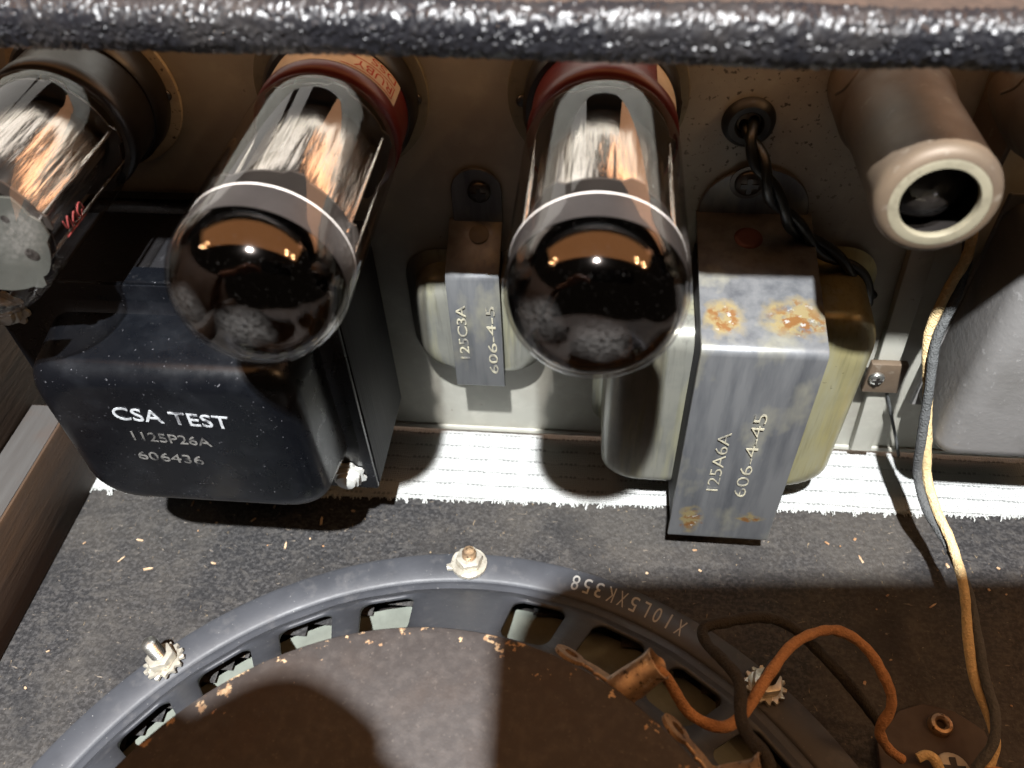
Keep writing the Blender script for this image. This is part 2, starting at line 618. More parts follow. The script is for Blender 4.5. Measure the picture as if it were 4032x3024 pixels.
def put(name, vf, mat, parent=None, smooth=True, base=None, label=None, cat=None, kind=None, group=None):
    """vf = (verts in world mm, faces); links ONE mesh object, local to the thing's base"""
    verts, faces = vf
    b = BASE[parent] if parent is not None else V(base or (0, 0, 0))
    me = bpy.data.meshes.new(name)
    me.from_pydata([(V(v) - b) * S for v in verts], [], faces)
    me.materials.append(mat)
    me.validate()
    bm = bmesh.new()
    bm.from_mesh(me)
    bmesh.ops.recalc_face_normals(bm, faces=bm.faces)
    bm.to_mesh(me)
    bm.free()
    if smooth:
        me.shade_smooth()
        try:
            me.set_sharp_from_angle(angle=math.radians(38))
        except Exception:
            pass
    o = bpy.data.objects.new(name, me)
    COL.objects.link(o)
    BASE[o] = b
    if parent is not None:
        o.parent = parent
    else:
        o.location = b * S
    if label:
        o['label'] = label
    if cat:
        o['category'] = cat
    if kind:
        o['kind'] = kind
    if group:
        o['group'] = group
    return o


def join(*vfs):
    vs, fs = [], []
    for v, f in vfs:
        k = len(vs)
        vs += list(v)
        fs += [tuple(i + k for i in q) for q in f]
    return vs, fs


def bmesh_vf(bm):
    bm.verts.index_update()
    r = ([v.co.copy() for v in bm.verts], [tuple(v.index for v in f.verts) for f in bm.faces])
    bm.free()
    return r


def box(x0, x1, y0, y1, z0, z1, bev=0.0, seg=2):
    bm = bmesh.new()
    bmesh.ops.create_cube(bm, size=1)
    for v in bm.verts:
        v.co = V(((x0 + x1) / 2 + v.co.x * (x1 - x0), (y0 + y1) / 2 + v.co.y * (y1 - y0), (z0 + z1) / 2 + v.co.z * (z1 - z0)))
    if bev:
        bmesh.ops.bevel(bm, geom=list(bm.edges), offset=bev, segments=seg, affect='EDGES', profile=0.5)
    return bmesh_vf(bm)


def frame(axis):
    a = V(axis).normalized()
    t = V((1, 0, 0)) if abs(a.x) < 0.9 else V((0, 0, 1))
    u = (t - a * t.dot(a)).normalized()
    return a, u, a.cross(u)


def lathe(prof, base, axis, n=48, cap=False, a0=0.0, a1=None):
    a, u, w = frame(axis)
    base = V(base)
    vs, fs = [], []
    full = a1 is None
    m = n if full else n + 1
    for r, h in prof:
        for k in range(m):
            t = 2 * math.pi * k / n if full else a0 + (a1 - a0) * k / n
            vs.append(base + a * h + (u * math.cos(t) + w * math.sin(t)) * max(r, 1e-4))
    for i in range(len(prof) - 1):
        for k in range(n):
            k2 = (k + 1) % m if full else k + 1
            fs.append((i * m + k, i * m + k2, (i + 1) * m + k2, (i + 1) * m + k))
    if cap:
        fs.append(tuple(range(m)))
        fs.append(tuple((len(prof) - 1) * m + k for k in range(m)))
    return vs, fs


def spline(pts, per=10):
    P = [V(p) for p in pts]
    P = [P[0] * 2 - P[1]] + P + [P[-1] * 2 - P[-2]]
    out = []
    for i in range(1, len(P) - 2):
        for k in range(per):
            t = k / per
            a, b, c, d = P[i - 1], P[i], P[i + 1], P[i + 2]
            out.append(0.5 * ((2 * b) + (c - a) * t + (2 * a - 5 * b + 4 * c - d) * t * t + (3 * b - a - 3 * c + d) * t ** 3))
    out.append(P[-2])
    return out


def tube(pts, r, n=12, smooth=True, per=10, wob=0.0):
    P = spline(pts, per) if smooth else [V(p) for p in pts]
    vs, fs = [], []
    u = None
    for i, p in enumerate(P):
        d = (P[min(i + 1, len(P) - 1)] - P[max(i - 1, 0)]).normalized()
        if u is None:
            _, u, _ = frame(d)
        u = (u - d * u.dot(d)).normalized()
        w = d.cross(u)
        rr = r(i / (len(P) - 1)) if callable(r) else r
        rr *= 1 + wob * noise.noise(p * 0.35)
        for k in range(n):
            t = 2 * math.pi * k / n
            vs.append(p + (u * math.cos(t) + w * math.sin(t)) * rr)
    for i in range(len(P) - 1):
        for k in range(n):
            fs.append((i * n + k, i * n + (k + 1) % n, (i + 1) * n + (k + 1) % n, (i + 1) * n + k))
    fs.append(tuple(range(n - 1, -1, -1)))
    fs.append(tuple((len(P) - 1) * n + k for k in range(n)))
    return vs, fs


def extrude(outline, d):
    """closed outline (world mm) swept by the vector d"""
    n = len(outline)
    vs = [V(p) for p in outline] + [V(p) + V(d) for p in outline]
    fs = [tuple(range(n - 1, -1, -1)), tuple(range(n, 2 * n))]
    fs += [(i, (i + 1) % n, n + (i + 1) % n, n + i) for i in range(n)]
    return vs, fs


def bevelled(vf, off, seg=2, ang=30):
    bm = bmesh.new()
    vv = [bm.verts.new(v) for v in vf[0]]
    for f in vf[1]:
        try:
            bm.faces.new([vv[i] for i in f])
        except ValueError:
            pass
    bmesh.ops.recalc_face_normals(bm, faces=bm.faces)
    ed = [e for e in bm.edges if len(e.link_faces) == 2 and e.calc_face_angle() > math.radians(ang)]
    bmesh.ops.bevel(bm, geom=ed, offset=off, segments=seg, affect='EDGES', profile=0.5)
    return bmesh_vf(bm)


def rrect(w, h, r, n=6):
    """rounded rectangle outline centred on 0 in 2D"""
    out = []
    for cx, cy, a in ((w / 2 - r, h / 2 - r, 0), (-w / 2 + r, h / 2 - r, 90), (-w / 2 + r, -h / 2 + r, 180), (w / 2 - r, -h / 2 + r, 270)):
        for k in range(n + 1):
            t = math.radians(a + 90 * k / n)
            out.append((cx + r * math.cos(t), cy + r * math.sin(t)))
    return out


def text2d(s, size, extr=0.0, off=0.0, width=None, spacing=1.0):
    """text as a mesh in mm; x right, y up, centred; optional total width"""
    c = bpy.data.curves.new('txt', 'FONT')
    c.body = s
    c.size = 1.0
    c.resolution_u = 4
    c.space_character = spacing
    c.offset = off
    c.extrude = 0.0
    o = bpy.data.objects.new('txt', c)
    COL.objects.link(o)
    bpy.context.view_layer.update()
    dg = bpy.context.evaluated_depsgraph_get()
    me = bpy.data.meshes.new_from_object(o.evaluated_get(dg))
    vs = [v.co.copy() for v in me.vertices]
    fs = [tuple(p.vertices) for p in me.polygons]
    bpy.data.objects.remove(o)
    bpy.data.curves.remove(c)
    bpy.data.meshes.remove(me)
    x0, x1 = min(v.x for v in vs), max(v.x for v in vs)
    y0, y1 = min(v.y for v in vs), max(v.y for v in vs)
    kx = (width / (x1 - x0)) if width else size / max(y1 - y0, 1e-6)
    ky = size / max(y1 - y0, 1e-6)
    vs = [V(((v.x - (x0 + x1) / 2) * kx, (v.y - (y0 + y1) / 2) * ky, 0)) for v in vs]
    if extr:
        n = len(vs)
        from collections import Counter
        cnt = Counter()
        for f in fs:
            for a, b in zip(f, f[1:] + f[:1]):
                cnt[(min(a, b), max(a, b))] += 1
        side = []
        for f in fs:
            for a, b in zip(f, f[1:] + f[:1]):
                if cnt[(min(a, b), max(a, b))] == 1:
                    side.append((a, b, b + n, a + n))
        vs = [v + V((0, 0, extr)) for v in vs] + vs
        fs = fs + side
    return vs, fs


def flat_text(s, o, u, v, size, extr=0.25, width=None, off=0.0, lift=0.04, spacing=1.0):
    vs, fs = text2d(s, size, extr, off, width, spacing)
    o, u, v = V(o), V(u).normalized(), V(v).normalized()
    n = u.cross(v)
    return [o + u * p.x + v * p.y + n * (p.z + lift) for p in vs], fs


def phillips(c, axis, r, h=1.6, slot=True):
    """domed cross-head screw: dome plus a recessed cross"""
    a, u, w = frame(axis)
    prof = [(r, 0), (r, h * 0.35)] + [(r * math.cos(t), h * 0.35 + h * 0.65 * math.sin(t)) for t in (0.35, 0.7, 1.05, 1.35)] + [(0, h)]
    dome = lathe(prof, c, axis, 24)
    c = V(c)
    top = c + a * (h * 0.9)
    s1 = r * 0.62
    s2 = r * 0.17
    out = []
    for x, y in ((s1, s2), (s2, s2), (s2, s1), (-s2, s1), (-s2, s2), (-s1, s2), (-s1, -s2), (-s2, -s2), (-s2, -s1), (s2, -s1), (s2, -s2), (s1, -s2)):
        out.append(top + u * x + w * y)
    return dome, extrude(out, a * (h * 0.2))


# ================================================================ the setting
# loudspeaker baffle: the black board everything stands above (amplifier lies on its face)
nx, ny = 110, 80
vs = [(-200 + 420 * i / nx, -330 + 330 * j / ny, 0) for j in range(ny + 1) for i in range(nx + 1)]
SPK = V((-29.7, -179, 0))
fs = []
for j in range(ny):
    for i in range(nx):
        q = (j * (nx + 1) + i, j * (nx + 1) + i + 1, (j + 1) * (nx + 1) + i + 1, (j + 1) * (nx + 1) + i)
        cx = -200 + 420 * (i + 0.5) / nx
        cy = -330 + 330 * (j + 0.5) / ny
        if math.hypot(cx - SPK.x, cy - SPK.y) > 112:
            fs.append(q)
put('baffle_board', (vs, fs), BAFFLE, kind='structure')
# front grille cloth seen through the speaker hole
put('speaker_hole_backing', lathe([(125, 0), (0, 0)], (SPK.x, SPK.y, -9), (0, 0, 1), 48), BAKELITE, kind='structure')

# chassis: the upright zinc plate carrying tubes and transformers
ch = thing('chassis', 'speckled zinc plated amplifier chassis plate behind the tubes', 'chassis', (0, 0, 0))
put('chassis_plate', bevelled(box(-205, 215, 0, 2.5, 3, 168), 0.6, 2), CHASSIS, ch)
put('chassis_lip', bevelled(box(-205, 215, -0.9, 0.1, 3, 5.2), 0.4, 2), CHASSIS, ch)

# left cabinet side and the batten screwed to it
put('cabinet_side', box(-200, -186, -330, 30, -10, 185, 1.0), WOOD, kind='structure')
bt = thing('wooden_batten', 'bare brown wooden batten in the left corner of the cabinet', 'batten', (-185, -60, 0))
put('batten', bevelled(box(-185.8, -172, -330, -22, 0.2, 31, 0), 0.8), WOOD, bt)
put('batten_top_sheet', box(-185.4, -172.8, -329, -22.8, 31.0, 31.3), WOODG, bt)  # thin sheet, greyer than the batten's brown sides

# ================================================================ rail along the top
rl = thing('rear_rail', 'black grained tolex covered rail across the top of the picture', 'rail', (0, -45, 171))


def rail():
    sec = []
    y0, z0, z1, r = -59.0, 171.0, 180.0, 3.6
    # underside -> front edge -> top, as points with outward normals
    L = []
    for k in range(12):
        L.append((-36 - (y0 + r + 36) * -k / 12 if False else -36 + (y0 + r + 36) * k / 12, z0, 0, -1))
    for k in range(13):
        t = math.radians(270 - 90 * k / 12)
        L.append((y0 + r + r * math.cos(t), z0 + r + r * math.sin(t), math.cos(t), math.sin(t)))
    for k in range(1, 5):
        L.append((y0, z0 + r + (z1 - z0 - 2 * r) * k / 5, -1, 0))
    for k in range(13):
        t = math.radians(180 - 90 * k / 12)
        L.append((y0 + r + r * math.cos(t), z1 - r + r * math.sin(t), math.cos(t), math.sin(t)))
    L.append((y0 + r + 0.8, z1 - 0.1, 0, 1))
    vs, fs = [], []
    xs = [-190 + 0.33 * i for i in range(int(380 / 0.33))]
    for x in xs:
        for y, z, ny_, nz_ in L:
            p = V((x, y, z))
            d = noise.voronoi(V((x * 0.95 + z * 0.4, y * 1.5, z * 1.5)), distance_metric='DISTANCE', exponent=2.5)[0]
            g = min(d[1] - d[0], 0.45) * 0.9 + 0.2 * noise.noise(p * 0.9) + 0.5 * noise.noise(p * 0.05)
            vs.append((x, y + ny_ * g - 0.027 * (x + 110), z + nz_ * g))
    m = len(L)
    for i in range(len(xs) - 1):
        for k in range(m - 1):
            fs.append((i * m + k, i * m + k + 1, (i + 1) * m + k + 1, (i + 1) * m + k))
    return vs, fs


put('tolex_covering', rail(), TOLEX, rl)
bq = [(-192, -53.0), (192, -63.4), (192, -29.0), (-192, -27.0)]
put('brown_board', bevelled(extrude([(x, y, 171.6) for x, y in bq], (0, 0, 8.3)), 0.5, 2), BROWN, rl)
put('added_torch_blocker', bevelled(extrude([(x, y, 179.0) for x, y in ((-192, -30.5), (192, -32.5), (192, -29.0), (-192, -27.0))], (0, 0, 22)), 0.5, 2), BROWN, rl)  # unseen upstand, added to keep torch light off the upper chassis

# ================================================================ grille cloth strip on the baffle edge
gc = thing('grille_cloth', 'white woven grille cloth folded over the baffle edge with a frayed hem', 'cloth', (0, -15, 0))
vs, fs = [], []
CX = [-190 + 2.0 * i for i in range(196)]


def hem(x):
    return -31.2 + 0.034 * (x + 80) + 0.5 * noise.noise(V((x * 0.12, 0, 0))) + 0.35 * noise.noise(V((x * 0.7, 3, 0)))


for x in CX:
    for k in range(15):
        t = k / 14
        y = hem(x) * (1 - t) + 6 * t
        vs.append((x, y, 0.9 + 0.35 * noise.noise(V((x * 0.05, y * 0.12, 0)))))
for i in range(len(CX) - 1):
    for k in range(14):
        fs.append((i * 15 + k, i * 15 + k + 1, (i + 1) * 15 + k + 1, (i + 1) * 15 + k))
put('woven_cloth', (vs, fs), CLOTH, gc)
thr = []
for i in range(900):
    x = random.uniform(-185, 190)
    y = hem(x) + 0.6
    cl = 0.5 + 1.1 * noise.noise(V((x * 0.33, 1, 0))) + 0.6 * noise.noise(V((x * 1.1, 9, 0)))
    ln = max(0.25, cl * 2.2) * random.uniform(0.3, 1.25)
    dx = random.gauss(0, 0.35) + 0.9 * noise.noise(V((x * 0.5, 5, 0))) * ln
    w_ = random.uniform(-0.35, 0.35)
    thr.append(tube([(x, y, 0.9), (x + dx * 0.3 + w_, y - ln * 0.45, 0.8 + random.uniform(0, .7)), (x + dx * 0.8 - w_, y - ln * 0.8, 0.6), (x + dx, y - ln, 0.35)], random.uniform(0.10, 0.26), 5, False))
fr_ = put('fringe', join(*thr), THREAD, gc)
fr_['kind'] = 'stuff'

# ================================================================ loudspeaker
sp = thing('loudspeaker', 'round ten inch loudspeaker with slotted grey basket and rusty dark magnet', 'loudspeaker', SPK)


def pol(r, deg, z):
    return V((SPK.x + r * math.cos(math.radians(deg)), SPK.y + r * math.sin(math.radians(deg)), z))


RN, WN = 96, 8
put('mounting_flange', lathe([(118.2, 0.4), (127.5, 0.4), (127.8, 1.2), (127.3, 2.6), (126.2, 3.2), (118.4, 3.2), (117.4, 2.6), (116.6, 1.2)], SPK, (0, 0, 1), 144), BASKET, sp)


def basket_pt(r, deg):
    # sloping web: ledge at the flange, rising under the magnet
    pr = [(118.5, 1.6), (114.5, 2.2), (111, 6.5), (88, 27), (76, 34), (60, 36)]
    for (ra, za), (rb, zb) in zip(pr, pr[1:]):
        if r >= rb:
            t = (ra - r) / (ra - rb)
            return pol(r, deg, za + (zb - za) * t)
    return pol(r, deg, pr[-1][1])


wins = []
for q in range(4):
    for k in range(6):
        wins.append((92 + 90 * q + 12.25 + 13.1 * k) % 360)
wins.sort()
vs, fs = [], []
bset = []


def patch(rs, ds):
    k0 = len(vs)
    for r in rs:
        for d in ds:
            vs.append(basket_pt(r, d))
    m = len(ds)
    for i in range(len(rs) - 1):
        for j in range(m - 1):
            fs.append((k0 + i * m + j, k0 + i * m + j + 1, k0 + (i + 1) * m + j + 1, k0 + (i + 1) * m + j))


R_OUT, R_IN, WW = 110.4, 88.0, 4.3          # window limits, half-width in degrees
HALF = 13.1 / 2
for w in wins:
    # outer loop = sector rectangle, inner loop = rounded window, bridged
    rc, hr = (R_OUT + R_IN) / 2, (R_OUT - R_IN) / 2
    ro, ri = 111.0, 86.0
    loop = rrect(2, 2, 0.42, 6)
    outer = []
    for x, y in loop:
        m_ = max(abs(x), abs(y))
        outer.append((x / m_, y / m_))
    k0 = len(vs)
    n = len(loop)
    for x, y in outer:
        vs.append(basket_pt((ro + ri) / 2 + y * (ro - ri) / 2, w + x * HALF))
    for x, y in loop:
        r_ = rc + y * hr
        vs.append(basket_pt(r_, w + x * WW))
    for i in range(n):
        fs.append((k0 + i, k0 + (i + 1) % n, k0 + n + (i + 1) % n, k0 + n + i))
    xs_ = sorted({round(x, 5) for x, y in outer if abs(abs(y) - 1) < 1e-5})
    ys_ = sorted({round(y, 5) for x, y in outer if abs(abs(x) - 1) < 1e-5}, reverse=True)
    patch([118.5, 116, 114.5, 112.5, 111], [w + x * HALF for x in xs_])
    patch([86, 82, 76, 68, 60], [w + x * HALF for x in xs_])
for q in range(4):
    a = 92 + 90 * q - 12.25 + HALF
    b = 92 + 90 * q + 12.25 - HALF
    patch([118.5, 116, 114.5, 112.5] + [98.5 + y * 12.5 for y in ys_] + [82, 76, 68, 60], [a + (b - a) * j / 4 for j in range(5)])
bk = put('basket', (vs, fs), BASKET, sp)
bm = bmesh.new()
bm.from_mesh(bk.data)
bmesh.ops.remove_doubles(bm, verts=bm.verts, dist=2e-5)
bmesh.ops.recalc_face_normals(bm, faces=bm.faces)
bm.to_mesh(bk.data)
bm.free()
bk.data.shade_smooth()
sd = bk.modifiers.new('thickness', 'SOLIDIFY')
sd.thickness = 0.0013
sd.offset = 0
cone_prof = [(112, -2), (108, -2), (104, -1.4), (100, 1.0), (92, 7), (70, 20), (40, 30)]
put('paper_cone', lathe(cone_prof, SPK, (0, 0, 1), 96), CONE, sp)
mg = put('magnet_cover', lathe([(71, 50), (73.4, 50.2), (74.0, 51), (74.0, 58.4), (73.4, 59.4), (71.7, 60), (55, 60.0), (20, 60.1), (0, 60.1)], SPK, (0, 0, 1), 144), MAGNET, sp)
put('magnet_gap_board', lathe([(60, 44), (76.3, 44), (76.8, 44.6), (76.8, 48.2), (76.3, 48.8), (60, 49.4)], SPK, (0, 0, 1), 120), TAN, sp)
put('magnet_back_plate', lathe([(58, 36), (73.5, 36), (74.0, 36.8), (74.0, 43.4), (60, 43.6)], SPK, (0, 0, 1), 120), MAGNET, sp)

# printed number round the flange, read from the speaker's centre
glyphs = []
word = 'X10L5XK358'
a_start, a_end = 60.2, 76.2
for i, chx in enumerate(word):
    deg = a_start + (a_end - a_start) * i / (len(word) - 1)
    c = pol(122.6, deg, 3.24)
    inward = (V((SPK.x, SPK.y, 3.24)) - c).normalized()
    right = inward.cross(V((0, 0, 1)))
    wdt = {'1': 0.5, '0': 2.1, 'L': 1.9}.get(chx, 2.35)
    glyphs.append(flat_text(chx, c, right, inward, 5.2, 0.03, wdt, 0.0, 0.02))
put('printed_number', join(*glyphs), PRINT, sp, smooth=False)

# bolts through the flange
for q, deg in enumerate((137.2, 92.2, 47.2)):
    c = pol(123.0, deg, 3.2)
    tilt = V((-0.16 if q == 0 else 0.05, 0.10, 1)).normalized() if q < 2 else V((0.10, 0.12, 1)).normalized()
    bo = put('mounting_bolt', lathe([(2.2, 0)] + [(2.25 if k % 2 else 1.85, 1 + 0.42 * k) for k in range(24 if q != 1 else 15)] + ([(1.6, 11.3), (0, 11.5)] if q != 1 else [(1.7, 7.6), (0, 7.9)]), c, tilt, 16), (BRIGHT, LUG, DARKMETAL)[q], sp)
    a, u, w_ = frame(tilt)
    teeth = []
    for k in range(56):
        t = 2 * math.pi * k / 56
        rr = 6.0 if (k // 2) % 2 else 4.9
        if q == 1:
            rr = 5.7 if k not in (30, 31, 32) else 7.2
        teeth.append(c + (u * math.cos(t) + w_ * math.sin(t)) * rr + a * (0.25 + 0.25 * math.sin(k * 2.3)))
    put('toothed_washer', extrude(teeth, a * 1.0), NUT, bo, smooth=False)
    hexo = [c + a * 1.3 + (u * math.cos(math.radians(60 * k + 17)) + w_ * math.sin(math.radians(60 * k + 17))) * 4.35 for k in range(6)]
    put('hex_nut', bevelled(extrude(hexo, a * 3.0), 0.45, 2), NUT, bo)


# terminal lugs on the magnet edge
def lug(deg, dz):
    c = pol(76.0, deg, 54.5 + dz)
    rad = (c - V((SPK.x, SPK.y, c.z))).normalized()
    z = V((0, 0, 1))
    tan = z.cross(rad)
    q = (z * 0.75 - rad * 0.66).normalized()           # the strip leans back towards the magnet
    nrm = tan.cross(q)
    ring = []
    for k in range(24):
        a = 2 * math.pi * k / 24
        ring.append((12.6 + 3.6 * math.cos(a), 1.0 + 3.0 * math.sin(a), 12.4 + 1.7 * math.cos(a), 0.7 + 1.3 * math.sin(a)))
    vs, fs = [], []
    for d_ in (0, 0.9):
        for a, b, _, _ in ring:
            vs.append(c + tan * a + q * b + nrm * d_)
        for _, _, a, b in ring:
            vs.append(c + tan * a + q * b + nrm * d_)
    n = 24
    for k in range(n):
        k2 = (k + 1) % n
        fs += [(k, k2, n + k2, n + k), (2 * n + k, 3 * n + k, 3 * n + k2, 2 * n + k2), (k, 2 * n + k, 2 * n + k2, k2), (n + k, n + k2, 3 * n + k2, 3 * n + k)]
    strip = bevelled(extrude([c + tan * x + q * h + nrm * 0.05 for x, h in ((-3.5, -2.2), (6.0, -2.0), (9.8, -1.2), (10.2, 1.8), (6.4, 1.5), (5.6, 2.6), (4.6, 1.5), (2.6, 1.8), (-3.5, 2.0))], nrm * 0.8), 0.2, 1)
    tl = put('terminal_lug', join((vs, fs), strip), LUG, sp, smooth=False)
    d = (rad * 0.74 + tan * -0.42 + z * 0.52).normalized()
    cr = c + rad * -1.8 - z * 0.6
    prof = [(2.9, 0), (3.3, 0.3), (3.4, 5), (3.2, 10.5), (3.8, 12.6), (3.5, 12.8), (2.8, 10.8), (2.7, 2)]
    sv = lathe(prof, cr, d, 24, a0=0.35, a1=2 * math.pi - 0.1)
    sv = ([v + V((noise.noise(v * 0.3), noise.noise(v * 0.3 + V((5, 0, 0))), noise.noise(v * 0.3 + V((0, 7, 0))))) * 0.8 for v in sv[0]], sv[1])
    put('crimped_sleeve', sv, LUG, tl)
    foot = [c + tan * x + rad * y + z * -1.5 for x, y in ((-4.6, -2.6), (3.4, -2.8), (3.4, 1.6), (0.5, 4.2), (-4.6, 1.6))]
    put('lug_foot', bevelled(extrude(foot, z * 0.9), 0.2, 1), LUG, tl)
    return cr + d * 11.6


TIP1 = lug(58.5, 0)
TIP2 = lug(38.0, 0)

# ================================================================ tubes and their sockets
TZ = 134.0


def socket(x, label, cream):
    s = thing('tube_socket', label, 'socket', (x, 0, TZ), 'octal sockets on the chassis')
    put('flange_ring', lathe([(14, 0.2), (21.8, 0.2), (22.2, 0.7), (22.0, 1.5), (21, 1.8), (14, 1.9)], (x - 1.5, 0, TZ), (0, -1, 0), 64), FLANGE if cream else SHIELDEND, s)
    put('socket_body', lathe([(18.6, 1.9), (18.9, 3), (18.7, 8.5), (17.8, 9.6), (14, 9.8)], (x - 0.5, 0, TZ), (0, -1, 0), 64), BAKELITE, s)
    for dx, dz in ((-19.9, 0), (17.4, 0)):
        d1, c1 = phillips((x + dx, -1.9, TZ + dz - 1), (0, -1, 0), 1.6, 1.0)
        sc = put('screw', d1, DARKMETAL, s)
        put('cross_slot', c1, BAKELITE, sc)
    return s


def power_tube(x, label, red, getter_y, lab0=None, lab1=None, txt=False, clear=False):
    cut = 9.0 if clear else 0.0
    t = thing('vacuum_tube', label, 'vacuum tube', (x, -8, TZ), 'vacuum tubes in a row on the chassis')
    R = 17.4
    b = (x, 0, TZ)
    ax = (0, -1, 0)
    glass = [(16.2, 22), (16.9, 25), (R, 29), (R, 33)] + [(R, 33 + (39.2 - cut) / 8 * k) for k in range(1, 9)]
    for k in range(1, 15):
        a = math.pi / 2 * k / 14
        glass.append((R * math.cos(a) ** 0.66 if k < 14 else 0, 72.5 - cut + 14.6 * math.sin(a)))
    put('glass_envelope', lathe(glass, b, ax, 96), GLASS, t)
    R2 = R - 0.7
    if clear:
        # clear dome: only a dark smear of getter on the far side
        gp = []
        for k in range(2, 15):
            a = math.pi / 2 * k / 14
            gp.append((R2 * math.cos(a) ** 0.66 if k < 14 else 0, 72.5 - cut + 13.8 * math.sin(a)))
        put('getter_mirror', lathe(gp, b, ax, 48, a0=math.radians(100), a1=math.radians(290)), GETTER, t)
    else:
        # silvered getter on the inside of the dome
        gp = [(R2, getter_y), (R2, (getter_y + 72.5) / 2)]
        for k in range(0, 15):
            a = math.pi / 2 * k / 14
            gp.append((R2 * math.cos(a) ** 0.66 if k < 14 else 0, 72.5 + 13.8 * math.sin(a)))
        put('getter_mirror', lathe(gp, b, ax, 96), GETTER, t)
        put('getter_edge', lathe([(R2 + 0.02, getter_y - 0.2), (R2 + 0.16, getter_y), (R2 + 0.02, getter_y + 0.16)], b, ax, 96), RING, t)
        put('getter_haze', lathe([(R2 + 0.12, getter_y + 0.3), (R2 + 0.12, 72.5), (R2 * 0.995 + 0.12, 73.6)], b, ax, 96), HAZE, t)
    # anode, mica spacers, rods
    n = 64
    vs, fs = [], []
    for h in (27, 29, 39, 49, 57, 58.5):
        for k in range(n):
            a = 2 * math.pi * k / n
            s_ = 1.0 if 27 < h < 58 else 0.94
            rx, rz = 12.2 * s_, 11.6 * s_
            fl = 1.0 + (0.10 if abs(math.cos(a)) > 0.985 else 0)
            vs.append((x + rx * fl * math.cos(a), -h, TZ + rz * math.sin(a)))
    for i in range(5):
        for k in range(n):
            fs.append((i * n + k, i * n + (k + 1) % n, (i + 1) * n + (k + 1) % n, (i + 1) * n + k))
    put('anode', (vs, fs), ANODE, t)
    for h in (25.5, 59.5):
        pts = []
        for k in range(72):
            a = 2 * math.pi * k / 72
            rr = 16.3 if (k % 12) < 3 else 15.2
            pts.append((x + rr * math.cos(a), -h, TZ + rr * math.sin(a)))
        put('mica_spacer', extrude(pts, (0, -0.5, 0)), MICACLEAR, t, smooth=False)
    for dx, dz in ((-14.6, 2.5), (14.6, 2.5), (13.4, -6.5)):
        put('support_rod', tube([(x + dx, -24, TZ + dz), (x + dx, -62, TZ + dz)], 0.45, 8, False), ANODE, t)
    put('base_collar', lathe([(12, 8), (16.4, 8), (16.9, 8.6), (16.9, 18.6), (17.3, 19.1), (17.3, 21.6), (16.6, 22.6), (15.0, 23.2)], b, ax, 64), MAROON if red else BAKELITE, t)
    if lab0 is not None:
        # paper label wrapped round the upper side of the collar (angles from +x towards +z)
        m, vs, fs = 24, [], []
        for h, rr in ((9.0, 17.02), (18.3, 17.02)):
            for k in range(m + 1):
                a = math.radians(lab0 + (lab1 - lab0) * k / m)
                vs.append((x + rr * math.cos(a), -h, TZ + rr * math.sin(a)))
        for k in range(m):
            fs.append((k, k + 1, m + 2 + k, m + 1 + k))
        pl = put('paper_label', (vs, fs), PAPER, t)
        if txt:
            parts = []
            for s_, hh, size, adeg, width in (('RUBY', 15.4, 2.8, lab0 + 25, 10.5), ('DSS', 11.2, 2.3, lab0 + 19, 7.6)):
                v2, f2 = text2d(s_, size, 0, 0, width)
                vv = []
                for p in v2:
                    a = math.radians(adeg) + p.x / 17.1
                    vv.append((x + 17.1 * math.cos(a), -(hh + p.y), TZ + 17.1 * math.sin(a)))
                parts.append((vv, f2))
            # border line round the name
            for (a0, a1, h0, h1) in ((5, 52, 17.5, 17.8), (5, 52, 13.1, 13.4), (5, 6, 13.1, 17.8)):
                vv, ff = [], []
                for h in (h0, h1):
                    for k in range(13):
                        a = math.radians(lab0 + a0 + (a1 - a0) * k / 12)
                        vv.append((x + 17.1 * math.cos(a), -h, TZ + 17.1 * math.sin(a)))
                for k in range(12):
                    ff.append((k, k + 1, 14 + k, 13 + k))
                parts.append((vv, ff))
            put('printed_name', join(*parts), REDINK, pl, smooth=False)
    return t


socket(1, 'dark octal socket behind the tube at the middle of the picture', False)
socket(-63, 'dark octal socket behind the tube above the black transformer', False)
socket(-128, 'octal socket with cream speckled flange in the top left corner', True)
power_tube(1, 'large glass vacuum tube with silvered black dome between small and big grey transformers', True, 66.5, 8, 48, False)
power_tube(-63, 'large glass vacuum tube with red lettered label and silvered dome, over black transformer', True, 66.5, 20, 150, True)
t0 = power_tube(-128, 'clear glass vacuum tube with black base and red scribble at left edge', False, 74, None, clear=True)
# mica plate and red hand marking on the left tube
mk = []
for k, pts in enumerate(([(0, 0), (2, 1), (1, 3), (-1, 2.4), (0.4, 1)], [(-1, 4), (1.6, 4.4), (0.2, 6.2), (-1.2, 5.2)], [(-1, 7), (2.2, 7.6), (0, 9.2), (2.2, 10)], [(-1.6, 0), (-1.5, 10.4)])):
    P3 = []
    for h, w_ in pts:
        a = math.radians(-6) + h / 17.5
        P3.append((-128 + 17.55 * math.cos(a), -(50 + w_ * 0.8), TZ + 17.55 * math.sin(a)))
    mk.append(tube(P3, 0.16, 6, True, 6))
put('red_scribble', join(*mk), REDPEN, t0)
mp = []
for k in range(60):
    a = 2 * math.pi * k / 60
    rr = 15.4 + (1.2 if (k % 10) < 3 else 0) - (1.6 if (k % 15) == 7 else 0)
    mp.append((-128 + rr * math.cos(a), -62.0, TZ + rr * math.sin(a)))
put('upper_mica', extrude(mp, (0, -0.5, 0)), MICA, t0, smooth=False)
hs = []
for hx, hz, hr in ((10.5, -5, 1.6), (9, 4, 0.9), (4, 9, 1.2)):
    hs.append(lathe([(hr, 0), (0, 0)], (-128 + hx, -62.6, TZ + hz), (0, -1, 0), 18))
put('mica_holes', join(*hs), BAKELITE, t0)


